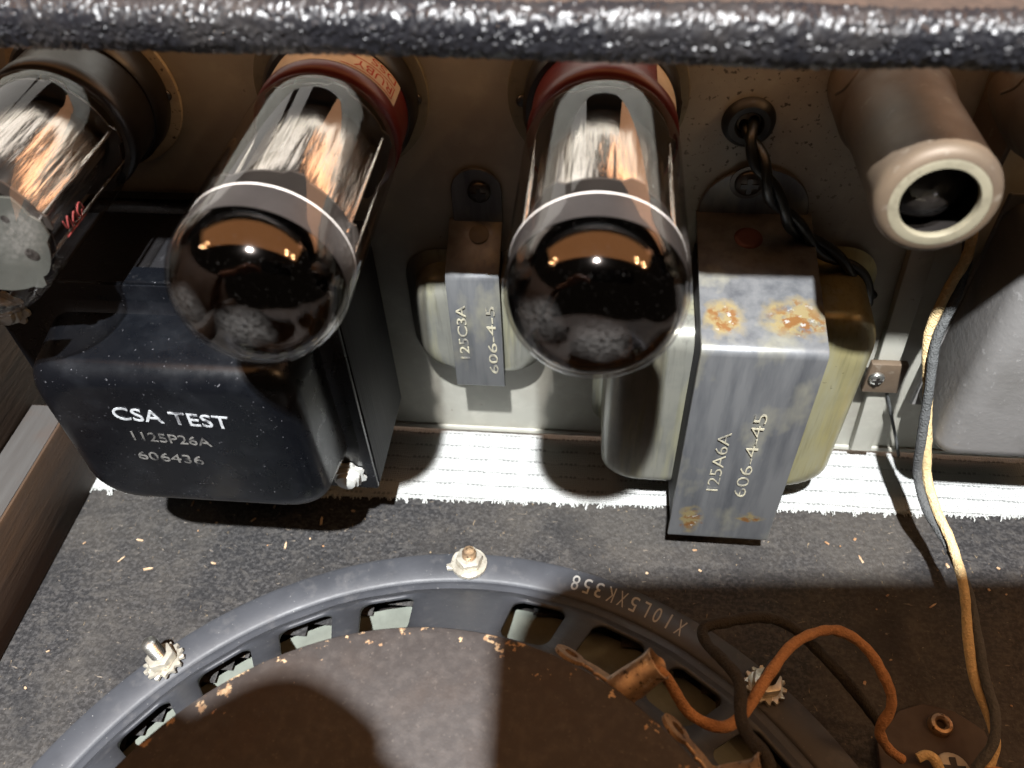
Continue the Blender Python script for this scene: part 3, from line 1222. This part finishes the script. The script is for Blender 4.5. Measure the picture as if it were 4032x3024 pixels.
# ================================================================ shielded small tubes at right
def shielded(base, end, label):
    base, end = V(base), V(end)
    s = thing('tube_shield', label, 'tube shield', base, 'screening cans on small tubes')
    ax = (end - base)
    L = ax.length
    put('shell', lathe([(11.9, 0.5), (12.2, 1.0), (12.2, 17), (11.6, 18.2), (11.2, 19.5), (11.2, 25), (11.0, 25.6), (11.0, L - 4), (11.1, L - 2.6), (10.8, L - 1.4), (10.2, L - 0.6), (9.4, L - 0.2), (8.7, L - 0.05)], base, ax, 72), SHIELD, s)
    put('worn_lip', lathe([(8.7, L - 0.12), (8.3, L + 0.02), (7.0, L), (6.7, L - 0.5), (6.8, L - 1.6)], base, ax, 64), SHIELDEND, s)
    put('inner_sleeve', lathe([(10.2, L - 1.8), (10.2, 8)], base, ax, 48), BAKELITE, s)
    # folded bayonet slot on the skirt
    a, u, w = frame(ax)
    put('bayonet_slot', tube([base + a * 3 + (u * -0.75 + w * 0.66).normalized() * 12.25, base + a * 14 + (u * -0.75 + w * 0.66).normalized() * 12.25, base + a * 16.5 + (u * -0.92 + w * 0.38).normalized() * 12.25, base + a * 12 + (u * -0.99 + w * 0.1).normalized() * 12.25], 0.45, 8, True, 8), SHIELD, s)
    g = thing('miniature_tube', 'small glass tube inside the open ' + label.split(',')[0], 'vacuum tube', base)
    put('glass_envelope', lathe([(8.6, 6), (8.6, L - 12), (7.6, L - 8), (5, L - 5.4), (2.2, L - 4.6), (1.3, L - 3), (0, L - 2)], base, ax, 40), GLASS, g)
    put('getter_mirror', lathe([(8.1, L - 14), (7.2, L - 9), (4.6, L - 6.2), (0, L - 5.2)], base, ax, 40), MICACLEAR, g)
    return s


shielded((65.5, 0, 138.5), (62.3, -58, 144.3), 'tarnished tube shield with open worn cream lip, right of the grommet')
shielded((101, 0, 139), (98, -38, 143), 'tube shield cut by the right edge of the picture')
# socket saddle of the right-hand shield
sd_ = thing('shield_saddle', 'upright tarnished metal saddle plate beside the right edge shield', 'bracket', (90, 0, 130))
put('saddle_plate', bevelled(extrude([(88.5, -1, z) for z in (112, 150)] + [(91.5, -17, 150), (90.5, -17, 118)], (1.2, 0, 0)), 0.3, 1), SHIELD, sd_)

# ================================================================ grommet and twisted black lead
gr = thing('grommet', 'black rubber grommet in the speckled chassis plate', 'grommet', (36.8, 0, 127.5))
put('rubber_ring', lathe([(3.0, -1), (3.0, 1.5), (3.6, 2.4), (5.0, 2.5), (6.2, 1.6), (6.6, 0.2), (6.3, -0.4)], (36.8, 0, 127.5), (0, -1, 0), 40), RUBBER, gr)
put('hole_shade_disc', lathe([(3.1, -0.5), (0, -0.6)], (36.8, 0, 127.5), (0, -1, 0), 24), BAKELITE, gr)  # black disc stands in for the shade inside the hole
path = spline([(36.8, 2, 127.8), (37.8, -6, 125), (41, -11, 119.5), (45.5, -12, 112), (51, -11, 105), (58, -9.5, 98), (67, -8, 91), (74, -6, 84), (80, -3, 74)], 14)
for k, lab in ((0, 'black insulated wire leaving the grommet, upper strand of the twist'), (1, 'black insulated wire leaving the grommet, lower strand of the twist')):
    P3 = []
    for i, p in enumerate(path):
        d = (path[min(i + 1, len(path) - 1)] - path[max(i - 1, 0)]).normalized()
        _, u, w = frame(d)
        t = i * 0.16 + math.pi * k
        P3.append(p + (u * math.cos(t) + w * math.sin(t)) * 1.25)
    wt = thing('black_wire', lab, 'wire', path[0])
    put('insulation', tube(P3, 1.35, 12, False), BLACKW, wt)

# ================================================================ big black power transformer
pt = thing('power_transformer', 'glossy black power transformer stamped CSA TEST at lower left', 'transformer', (-107, -45, 66))
put('laminations', box(-151, -61.7, -44.4, -9, 28.6, 101, 0.4), LAMI, pt)
put('flange_plate', bevelled(box(-152, -62, -46.3, -44.6, 28, 107), 0.5, 2), BLACK, pt)
put('rear_bell', box(-146, -68, -8.8, -0.2, 34, 104, 6, 3), BLACK, pt)


def bell(x0, x1, z0, z1, yb, yf, r, ins, nseg=6, round_=5):
    """drawn steel bell: rounded-rectangle foot lofted to a smaller rounded front"""
    rings = []
    W, H = x1 - x0, z1 - z0
    cx, cz = (x0 + x1) / 2, (z0 + z1) / 2
    steps = [(0, -3.2, r + 1), (0.6, -1.2, r), (1.6, 0, r)]
    D = abs(yf - yb)
    for k in range(1, 4):
        steps.append((1.6 + (D - 1.6 - round_) * k / 3, ins * k / 3 * 0.75, r))
    for k in range(1, nseg + 1):
        a = math.pi / 2 * k / nseg
        steps.append((D - round_ + round_ * math.sin(a), ins * 0.75 + round_ * (1 - math.cos(a)), r + 0.3 * k))
    vs, fs = [], []
    sg = -1 if yf < yb else 1
    n = 0
    for d, i_, rr in steps:
        w, h = W - 2 * i_, H - 2 * i_
        o = rrect(w, h, min(rr, w / 2 - 0.1, h / 2 - 0.1), 7)
        n = len(o)
        for x, z in o:
            vs.append((cx + x, yb + sg * d, cz + z))
    for i in range(len(steps) - 1):
        for k in range(n):
            fs.append((i * n + k, i * n + (k + 1) % n, (i + 1) * n + (k + 1) % n, (i + 1) * n + k))
    fs.append(tuple((len(steps) - 1) * n + k for k in range(n)))
    return vs, fs


put('front_bell', bell(-137.5, -67.5, 42, 99, -46.2, -67, 9, 1.6, 8, 6), BLACK, pt)
put('mounting_tab', bevelled(box(-113, -92, -45.9, -40, 106.4, 108.0), 0.4, 1), BLACK, pt)
for k, (bx_, bz_) in enumerate(((-147, 98.5), (-70, 35.5), (-67.5, 104.5), (-146.5, 34.5))):
    c = V((bx_, -46.4, bz_))
    bo = put('through_bolt', lathe([(3.2, 0), (3.2, 3.2), (2.8, 4.0), (0, 4.8)], c, (0, -1, 0), 20), PLATED, pt)
    tw = []
    for q in range(32):
        a = 2 * math.pi * q / 32
        rr = 5.6 if (q // 2) % 2 else 4.8
        tw.append(c + V((rr * math.cos(a), -0.1, rr * math.sin(a))))
    put('toothed_washer', extrude(tw, (0, -0.8, 0)), PLATED, bo, smooth=False)
    hx = [c + V((4.3 * math.cos(math.radians(60 * q + 20)), -0.9, 4.3 * math.sin(math.radians(60 * q + 20)))) for q in range(6)]
    put('hex_nut', bevelled(extrude(hx, (0, -2.0, 0)), 0.35, 2), PLATED, bo)
YF = -67.05
uu, vv_ = V((1, 0, -0.055)), V((0.055, 0, 1))
put('stamped_test_mark', flat_text('CSA TEST', (-101.5, YF, 82.6), uu, vv_, 4.7, 0.12, 29.5, 0.004), SILVERTXT, pt)
t1 = flat_text('1125P26A', (-104.2, YF, 74.2), uu, vv_, 3.5, 0.1, 20.5, 0.004)
t2 = flat_text('606436', (-107.2, YF, 66.2), uu, vv_, 3.5, 0.1, 17.5, 0.004)
put('stamped_part_number', t1, GREYTXT, pt)
put('stamped_date_code', t2, GREYTXT, pt)

# ================================================================ output transformer, steel strap and yellow bells
ot = thing('output_transformer', 'steel strapped output transformer stamped 125A6A with yellowish side bells', 'transformer', (43, -20, 55))
X0, X1, YS, Z0, Z1 = 27.3, 57.6, -45.5, 12.0, 93.0
mm = m_steel_strap()
for c, r, sq in (((33 - 43, -36 + 20, Z1 - 55), 4.6, (1, 1, 1)), ((51 - 43, -35 + 20, Z1 - 55), 5.6, (0.75, 1, 1)), ((33 - 43, YS + 20, 22 - 55), 4.4, (1.6, 1, 0.8)), ((50 - 43, YS + 20, 24 - 55), 3.6, (1, 1, 1.6))):
    sp1 = mm.spot(c, r * 1.35, 0.4, 9.0, 5, sq)
    mm.mix(mm.mul(sp1, mm.ramp(mm.tex('noise', 5.0), 0.36, 0.50)), (0.28, 0.22, 0.10), 0.9)
    sp2 = mm.spot(c, r * 1.05, 0.4, 9.0, 4, sq)
    mm.mix(mm.mul(sp2, mm.ramp(mm.tex('noise', 3.0, detail=6), 0.46, 0.54)), (0.20, 0.09, 0.028), 0.95)
    mm.mix(mm.mul(sp2, mm.ramp(mm.tex('noise', 2.2, off=(0.3, 0, 0)), 0.60, 0.66)), (0.42, 0.42, 0.40), 0.8)
STRAP = mm.done()
mt = m_steel_strap()
mt.m.name = 'tarnished_strap'
STRAP2 = mt.done()
# inverted-U strap: top plate (towards the ceiling), front plate, bottom return
th = 1.3
RC = 2.6
prof = [(-0.6, Z1 + 8.5)] + [(YS + RC - RC * math.sin(math.radians(a)), Z1 - RC + RC * math.cos(math.radians(a))) for a in range(0, 91, 15)] + [ (YS - 0.9, Z0 + 2), (YS - 0.7, Z0 + 0.5), (YS + 0.5, Z0)]
inn = [(YS + 0.5, Z0 + th), (YS + th - 0.9, Z0 + 2.4), (YS + th, Z1 - 2.8), (YS + 2.6, Z1 - th), (-0.6, Z1 + 8.5 - th)]
outl = [(X0, y, z) for y, z in prof + inn]
put('strap', bevelled(extrude(outl, (X1 - X0, 0, 0)), 0.3, 2, 50), STRAP, ot)
put('strap_foot', bevelled(extrude([(X0 + 0.6 + x, -0.3, Z1 - 1.2 + z) for x, z in [(0, 9), (28.6, 9), (28.6, 10.5)] + [(14.3 + 14.3 * math.cos(math.radians(a)), 10.5 + 13.0 * math.sin(math.radians(a))) for a in range(10, 180, 10)] + [(0, 10.5)]], (0, -1.2, 0)), 0.3, 1, 40), STRAP2, ot)
put('core_laminations', box(X0 + 0.8, X1 - 0.8, YS + 1.6, -2, Z0 + 1.5, Z1 - 1.5, 0.3), LAMI, ot)
d1, c1 = phillips((39.5, -1.6, 111.0), (0, -1, 0), 3.6, 1.9)
sc = put('foot_screw', d1, DARKMETAL, ot)
put('cross_slot', c1, BAKELITE, sc)
put('foot_washer', lathe([(4.8, 0), (4.8, 0.35), (3.4, 0.4)], (39.5, -1.5, 111.0), (0, -1, 0), 32), DARKMETAL, ot)
put('strap_hole', lathe([(3.7, 0.0), (3.4, 0.25), (2.5, 0.35), (1.2, 0.2), (0, 0.25)], (40.6, -10.0, Z1 + 6.6), (0, -0.19, 0.98), 32), simple('rusty_rivet', (0.10, 0.03, 0.02), 0.5, 0.4), ot)


def sidebell(xa, xb, y0, y1, z0, z1, r):
    bm = bmesh.new()
    bmesh.ops.create_cube(bm, size=1)
    for v in bm.verts:
        v.co = V(((xa + xb) / 2 + v.co.x * abs(xb - xa), (y0 + y1) / 2 + v.co.y * (y1 - y0), (z0 + z1) / 2 + v.co.z * (z1 - z0)))
    lo = min(xa, xb) if xb < xa else max(xa, xb)
    ed = [e for e in bm.edges if abs(e.verts[0].co.x - lo) < 0.01 or abs(e.verts[1].co.x - lo) < 0.01]
    # round the outer face and the long edges running into it
    bmesh.ops.bevel(bm, geom=ed, offset=r, segments=6, affect='EDGES', profile=0.5)
    ed = [e for e in bm.edges if len(e.link_faces) == 2 and e.calc_face_angle() > 1.0]
    if ed:
        bmesh.ops.bevel(bm, geom=ed, offset=min(r * 0.5, 3), segments=4, affect='EDGES', profile=0.5)
    return bmesh_vf(bm)


put('side_bell', bell(5.2, 40.0, 15.5, 84, -2.0, -31, 9, 0.6, 8, 6), SILV, ot)
put('side_bell', bell(44.0, 76.5, 15.0, 88.5, -2.0, -30.5, 10, 0.6, 8, 7), GOLD, ot)
nl = V((0, -1, 0))
put('stamped_part_number', flat_text('125A6A', (37.4, YS - 0.75, 50.0), (0, 0, 1), (-1, 0, 0), 3.3, 0.10, 26.0, -0.012, 0.12), STAMP, ot)
put('stamped_date_code', flat_text('606-4-45', (45.4, YS - 0.75, 53.0), (0, 0, 1), (-1, 0, 0), 3.3, 0.10, 36.5, -0.012, 0.12), STAMP, ot)

# ================================================================ small choke transformer between the tubes
ck = thing('choke', 'small strapped choke stamped 125C3A on the chassis between two tubes', 'transformer', (-32, -10, 73))
a0, a1, yk, k0, k1 = -40.6, -25.4, -15.5, 43.0, 87.6
prof = [(-0.4, k1 + 9), (yk + 1.6, k1 + 0.3), (yk + 0.5, k1 - 0.4), (yk, k1 - 1.6), (yk - 0.3, k0 + 1.2), (yk + 0.4, k0)]
inn = [(yk + 1.2, k0 + 0.6), (yk + 1.0, k1 - 2), (yk + 1.8, k1 - 0.9), (-0.4, k1 + 7.8)]
put('strap', bevelled(extrude([(a0, y, z) for y, z in prof + inn], (a1 - a0, 0, 0)), 0.25, 2, 50), STRAP2, ck)
put('strap_foot', bevelled(extrude([(-32.3 + 7.0 * math.cos(math.radians(a)), -0.2, 106 + 7.0 * math.sin(math.radians(a))) for a in range(0, 181, 15)] + [(-39.3, -0.2, k1 + 8), (-25.3, -0.2, k1 + 8)], (0, -1.1, 0)), 0.25, 1, 40), STRAP2, ck)
put('core_laminations', box(a0 + 0.5, a1 - 0.5, yk + 1.4, -2, k0 + 0.8, k1 - 1.3, 0.2), LAMI, ck)
d1, c1 = phillips((-31.4, -1.4, 106.0), (0, -1, 0), 3.2, 1.8)
sc = put('foot_screw', d1, DARKMETAL, ck)
put('cross_slot', c1, BAKELITE, sc)
put('strap_hole', lathe([(2.8, 0.1), (0, 0.12)], (-31.8, -4.6, k1 + 6.55), (0, -0.52, 0.85), 28), BAKELITE, ck)
put('bell_cover', bell(-52.6, -13.4, 43.5, 82, -0.6, -11.8, 9.5, 0.5, 7, 5), SILV, ck)
put('stamped_part_number', flat_text('125C3A', (-37.0, yk - 0.35, 66.6), (0, 0, 1), (-1, 0, 0), 2.9, 0.12, 21.5, 0.0, 0.1), STAMP, ck)
put('stamped_date_code', flat_text('606-4-5', (-28.4, yk - 0.35, 63.6), (0, 0, 1), (-1, 0, 0), 2.7, 0.12, 27.5, 0.0, 0.1), STAMP, ck)

# ================================================================ right side: can, strut
cn = thing('grey_can', 'large dusty grey can with rounded corners cut by the right edge', 'can', (135, -20, 38))
put('can_body', box(102, 190, -31, -3, 37, 112, 6, 5), CAN, cn)
put('can_seam', bevelled(box(101.5, 191, -8, -6.6, 35.6, 113.4), 0.4, 1), CAN, cn)
st = thing('metal_strut', 'narrow tarnished metal strut with a screw tab on the chassis plate', 'bracket', (90, 0, 4))
put('strut_bar', bevelled(extrude([(84.0, -0.2, 112), (90.8, -0.2, 112), (98.5, -0.2, 6), (91.8, -0.2, 6)], (0, -3.4, 0)), 0.6, 2), CHASSIS, st)
put('screw_tab', bevelled(box(86.2, 97.2, -6.2, -3.7, 38.5, 51), 0.5, 2), SHIELD, st)
d1, c1 = phillips((88.9, -6.3, 45.4), (0, -1, 0), 2.4, 1.6)
sc = put('tab_screw', d1, BRIGHT, st)
put('cross_slot', c1, BAKELITE, sc)
cd = thing('thin_cord', 'thin dark cord slanting down the chassis beside the grey can', 'cord', (97, -3, 38))
put('cord', tube([(93.5, -4.2, 40), (98.2, -4.0, 29), (104.5, -3.4, 14), (108.5, -3, 4)], 0.5, 8), GREYW, cd)


# ================================================================ cloth covered wires
def wire(name, label, pts, r, m, group=None, n=14):
    w = thing(name, label, 'wire', pts[0], group)
    put('cloth_insulation', tube(pts, r, n, True, 16, 0.16), m, w)
    return w


mid = [(95.5, -6, 106), (96.4, -10.7, 97), (96.4, -11.5, 90), (95.5, -13.5, 82), (94.3, -16.7, 72), (96.4, -22.5, 58), (99.2, -27.5, 42), (102.1, -30.4, 29), (103.9, -40.2, 25), (107.6, -50.1, 22), (109.7, -62.8, 19), (109.0, -76.5, 16), (108.7, -87.0, 14), (110.1, -95.5, 12), (109.3, -102.5, 10), (105.1, -108.8, 7)]
cen = spline(mid, 12)
for k, nm, m, lab in ((0, 'cream_wire', CREAMW, 'cream cloth covered wire twisted down the right side'), (1, 'grey_wire', GREYW, 'grey cloth covered wire twisted with the cream one at right')):
    P3 = []
    for i, p in enumerate(cen):
        d = (cen[min(i + 1, len(cen) - 1)] - cen[max(i - 1, 0)]).normalized()
        _, u, w = frame(d)
        t = i * 0.062 + math.pi * k + 1.2
        P3.append(p + (u * math.cos(t) + w * math.sin(t)) * 1.3)
    wt = thing(nm, lab, 'wire', cen[0])
    put('cloth_insulation', tube(P3, 1.35, 14, False, 1, 0.14), m, wt)

wire('orange_wire', 'orange cloth covered wire looping from the speaker lug to the fibre plate',
     [TIP1 + V((-0.6, -0.4, -1.2)), TIP1 + V((2.5, -1.8, -1.5)), (26.4, -115.9, 48), (33.5, -118.0, 47), (39.0, -113.8, 46), (44.8, -105.1, 44), (53.7, -93.7, 41), (64.8, -87.5, 37), (73.8, -89.2, 32), (79.2, -96.3, 27), (80.6, -100.0, 22), (78.9, -103.4, 16), (82.2, -105.5, 10), (86.6, -106.6, 6)], 1.3, ORANGE)
wire('charcoal_wire', 'charcoal cloth covered wire rising from the lower lug over the orange one',
     [TIP2 + V((0.2, 0.2, -1.0)), TIP2 + V((1.0, 2.6, 0.4)), (36.7, -119.6, 53.5), (37.6, -108.5, 49.5), (35.2, -101.4, 45), (32.4, -94.9, 40), (32.4, -90.0, 38), (38.0, -87.4, 37), (47.7, -83.7, 34), (56.1, -83.5, 30), (64.7, -88.5, 25), (73.8, -94.7, 18), (81.9, -98.5, 8)], 1.45, CHAR)

# fibre terminal plate with eyelet and screw, bottom right
tp = thing('terminal_plate', 'dark brown fibre terminal plate with eyelet at bottom right', 'terminal plate', (100, -100, 0))
outl = [(82, -112, 0.3), (82.5, -101, 0.3), (90, -91.8, 0.3), (97, -89.2, 0.3), (105, -90.6, 0.3), (112, -95.5, 0.3), (114, -112, 0.3), (112, -125, 0.3), (84, -125, 0.3)]
put('fibre_board', bevelled(extrude(outl, (0, 0, 1.6)), 0.3, 1), PLATE, tp)
put('brass_eyelet', lathe([(1.3, 0.4), (1.3, 1.6), (1.9, 2.3), (2.7, 2.1), (3.1, 1.4), (3.2, 0)], (100.2, -95.3, 1.9), (0, 0, 1), 24), LUG, tp)
d1, c1 = phillips((100.4, -107.2, 2.0), (0, 0, 1), 4.6, 2.2)
sc = put('cross_head_screw', d1, CREAMPAINT, tp)
put('cross_slot', c1, BAKELITE, sc)
wire('wire_tail', 'short bare ended cream wire tail beside the cream screw', [(91.4, -105.4, 4.4), (93.5, -104.6, 5.0), (95.4, -105.6, 5.0), (96.6, -109, 4), (96.4, -114, 3)], 1.3, CREAMW)
wire('brown_wire', 'brown cloth wire leaving the fibre plate at the bottom right corner', [(103, -110, 5), (108, -108.6, 7), (114, -110, 6), (121, -114, 4), (130, -122, 3)], 1.75, ORANGE)

# loose pale splinters and dust on the board
chips = []
for i in range(46):
    while True:
        x = random.uniform(-165, 150)
        y = random.uniform(-130, -33)
        r = math.hypot(x - SPK.x, y - SPK.y)
        if r > 129:
            break
    if i < 32:
        y = random.uniform(-62, -34)
        if math.hypot(x - SPK.x, y - SPK.y) < 129:
            y = -45 + random.uniform(-4, 8)
    a = random.uniform(0, math.pi)
    ln = random.choice((0.3, 0.4, 0.6, 0.8, 1.5)) * random.uniform(0.7, 1.1)
    wd = random.uniform(0.22, 0.5)
    h = random.uniform(0.15, 0.4)
    u = V((math.cos(a), math.sin(a), random.uniform(-.1, .1)))
    w = V((-math.sin(a), math.cos(a), 0))
    c = V((x, y, 0.12))
    o4 = [c + u * ln + w * wd * 0.3, c + u * ln * 0.3 + w * wd, c - u * ln + w * wd * 0.5, c - u * ln * 0.8 - w * wd, c + u * ln * 0.7 - w * wd * 0.6]
    chips.append(extrude(o4, (0, 0, h)))
put('wood_chips', join(*chips), CHIP, None, False, (0, -50, 0), 'pale wood splinters scattered over the black board', 'wood chips', 'stuff')

# ================================================================ the phone that takes the picture (just behind the lens)
ph = thing('smartphone', 'dark smartphone held over the amplifier, out of frame behind the lens', 'phone', CAM - fwd * 3)
o2 = rrect(138, 67, 16, 10)
cc = CAM + RT * 52 + UP * -2 - fwd * 1.2
put('phone_body', bevelled(extrude([cc + RT * x + UP * y for x, y in o2], fwd * -7.2), 1.0, 2, 60), PHONE, ph)

# the hand that steadies the phone, beside the lens
SKIN = simple('skin', (0.42, 0.24, 0.17), 0.5)
hd = thing('hand', 'bare left hand steadying the smartphone, out of frame beside the lens', 'hand', (-75, -240, 222))
J = []          # joints: position, radius, parent


def joint(p, r, par):
    J.append((V(p), r, par))
    return len(J) - 1


palm = joint((-72, -236, 224), 17, None)
wrist = joint((-104, -262, 218), 16, palm)
fore = joint((-150, -290, 212), 21, wrist)
joint((-200, -318, 206), 25, fore)
for kn, mid_, tip_, r0 in (((-66, -206, 230), (-52, -191, 226), (-34, -200, 223), 8.6), ((-56, -214, 232), (-42, -201, 226), (-26, -209, 222), 9.0),
                           ((-48, -224, 232), (-34, -212, 225), (-21, -221, 221), 8.6), ((-44, -236, 230), (-32, -227, 223), (-21, -235, 219), 7.6)):
    a_ = joint(kn, r0 + 2, palm)
    b_ = joint(mid_, r0, a_)
    joint(tip_, r0 * 0.8, b_)
a_ = joint((-88, -222, 216), 12, palm)
b_ = joint((-78, -199, 214), 9.5, a_)
joint((-64, -192, 216), 8.0, b_)
me = bpy.data.meshes.new('hand_skin')
me.from_pydata([(p - BASE[hd]) * S for p, _, _ in J], [(i, q) for i, (_, _, q) in enumerate(J) if q is not None], [])
me.materials.append(SKIN)
ho = bpy.data.objects.new('hand_skin', me)
COL.objects.link(ho)
ho.parent = hd
ho.modifiers.new('skin', 'SKIN').use_smooth_shade = True
for i, (p, r, q) in enumerate(J):
    sv_ = me.skin_vertices[0].data[i]
    sv_.radius = (r * S, r * S)
    sv_.use_root = i == 0
ss = ho.modifiers.new('smooth', 'SUBSURF')
ss.levels = ss.render_levels = 2
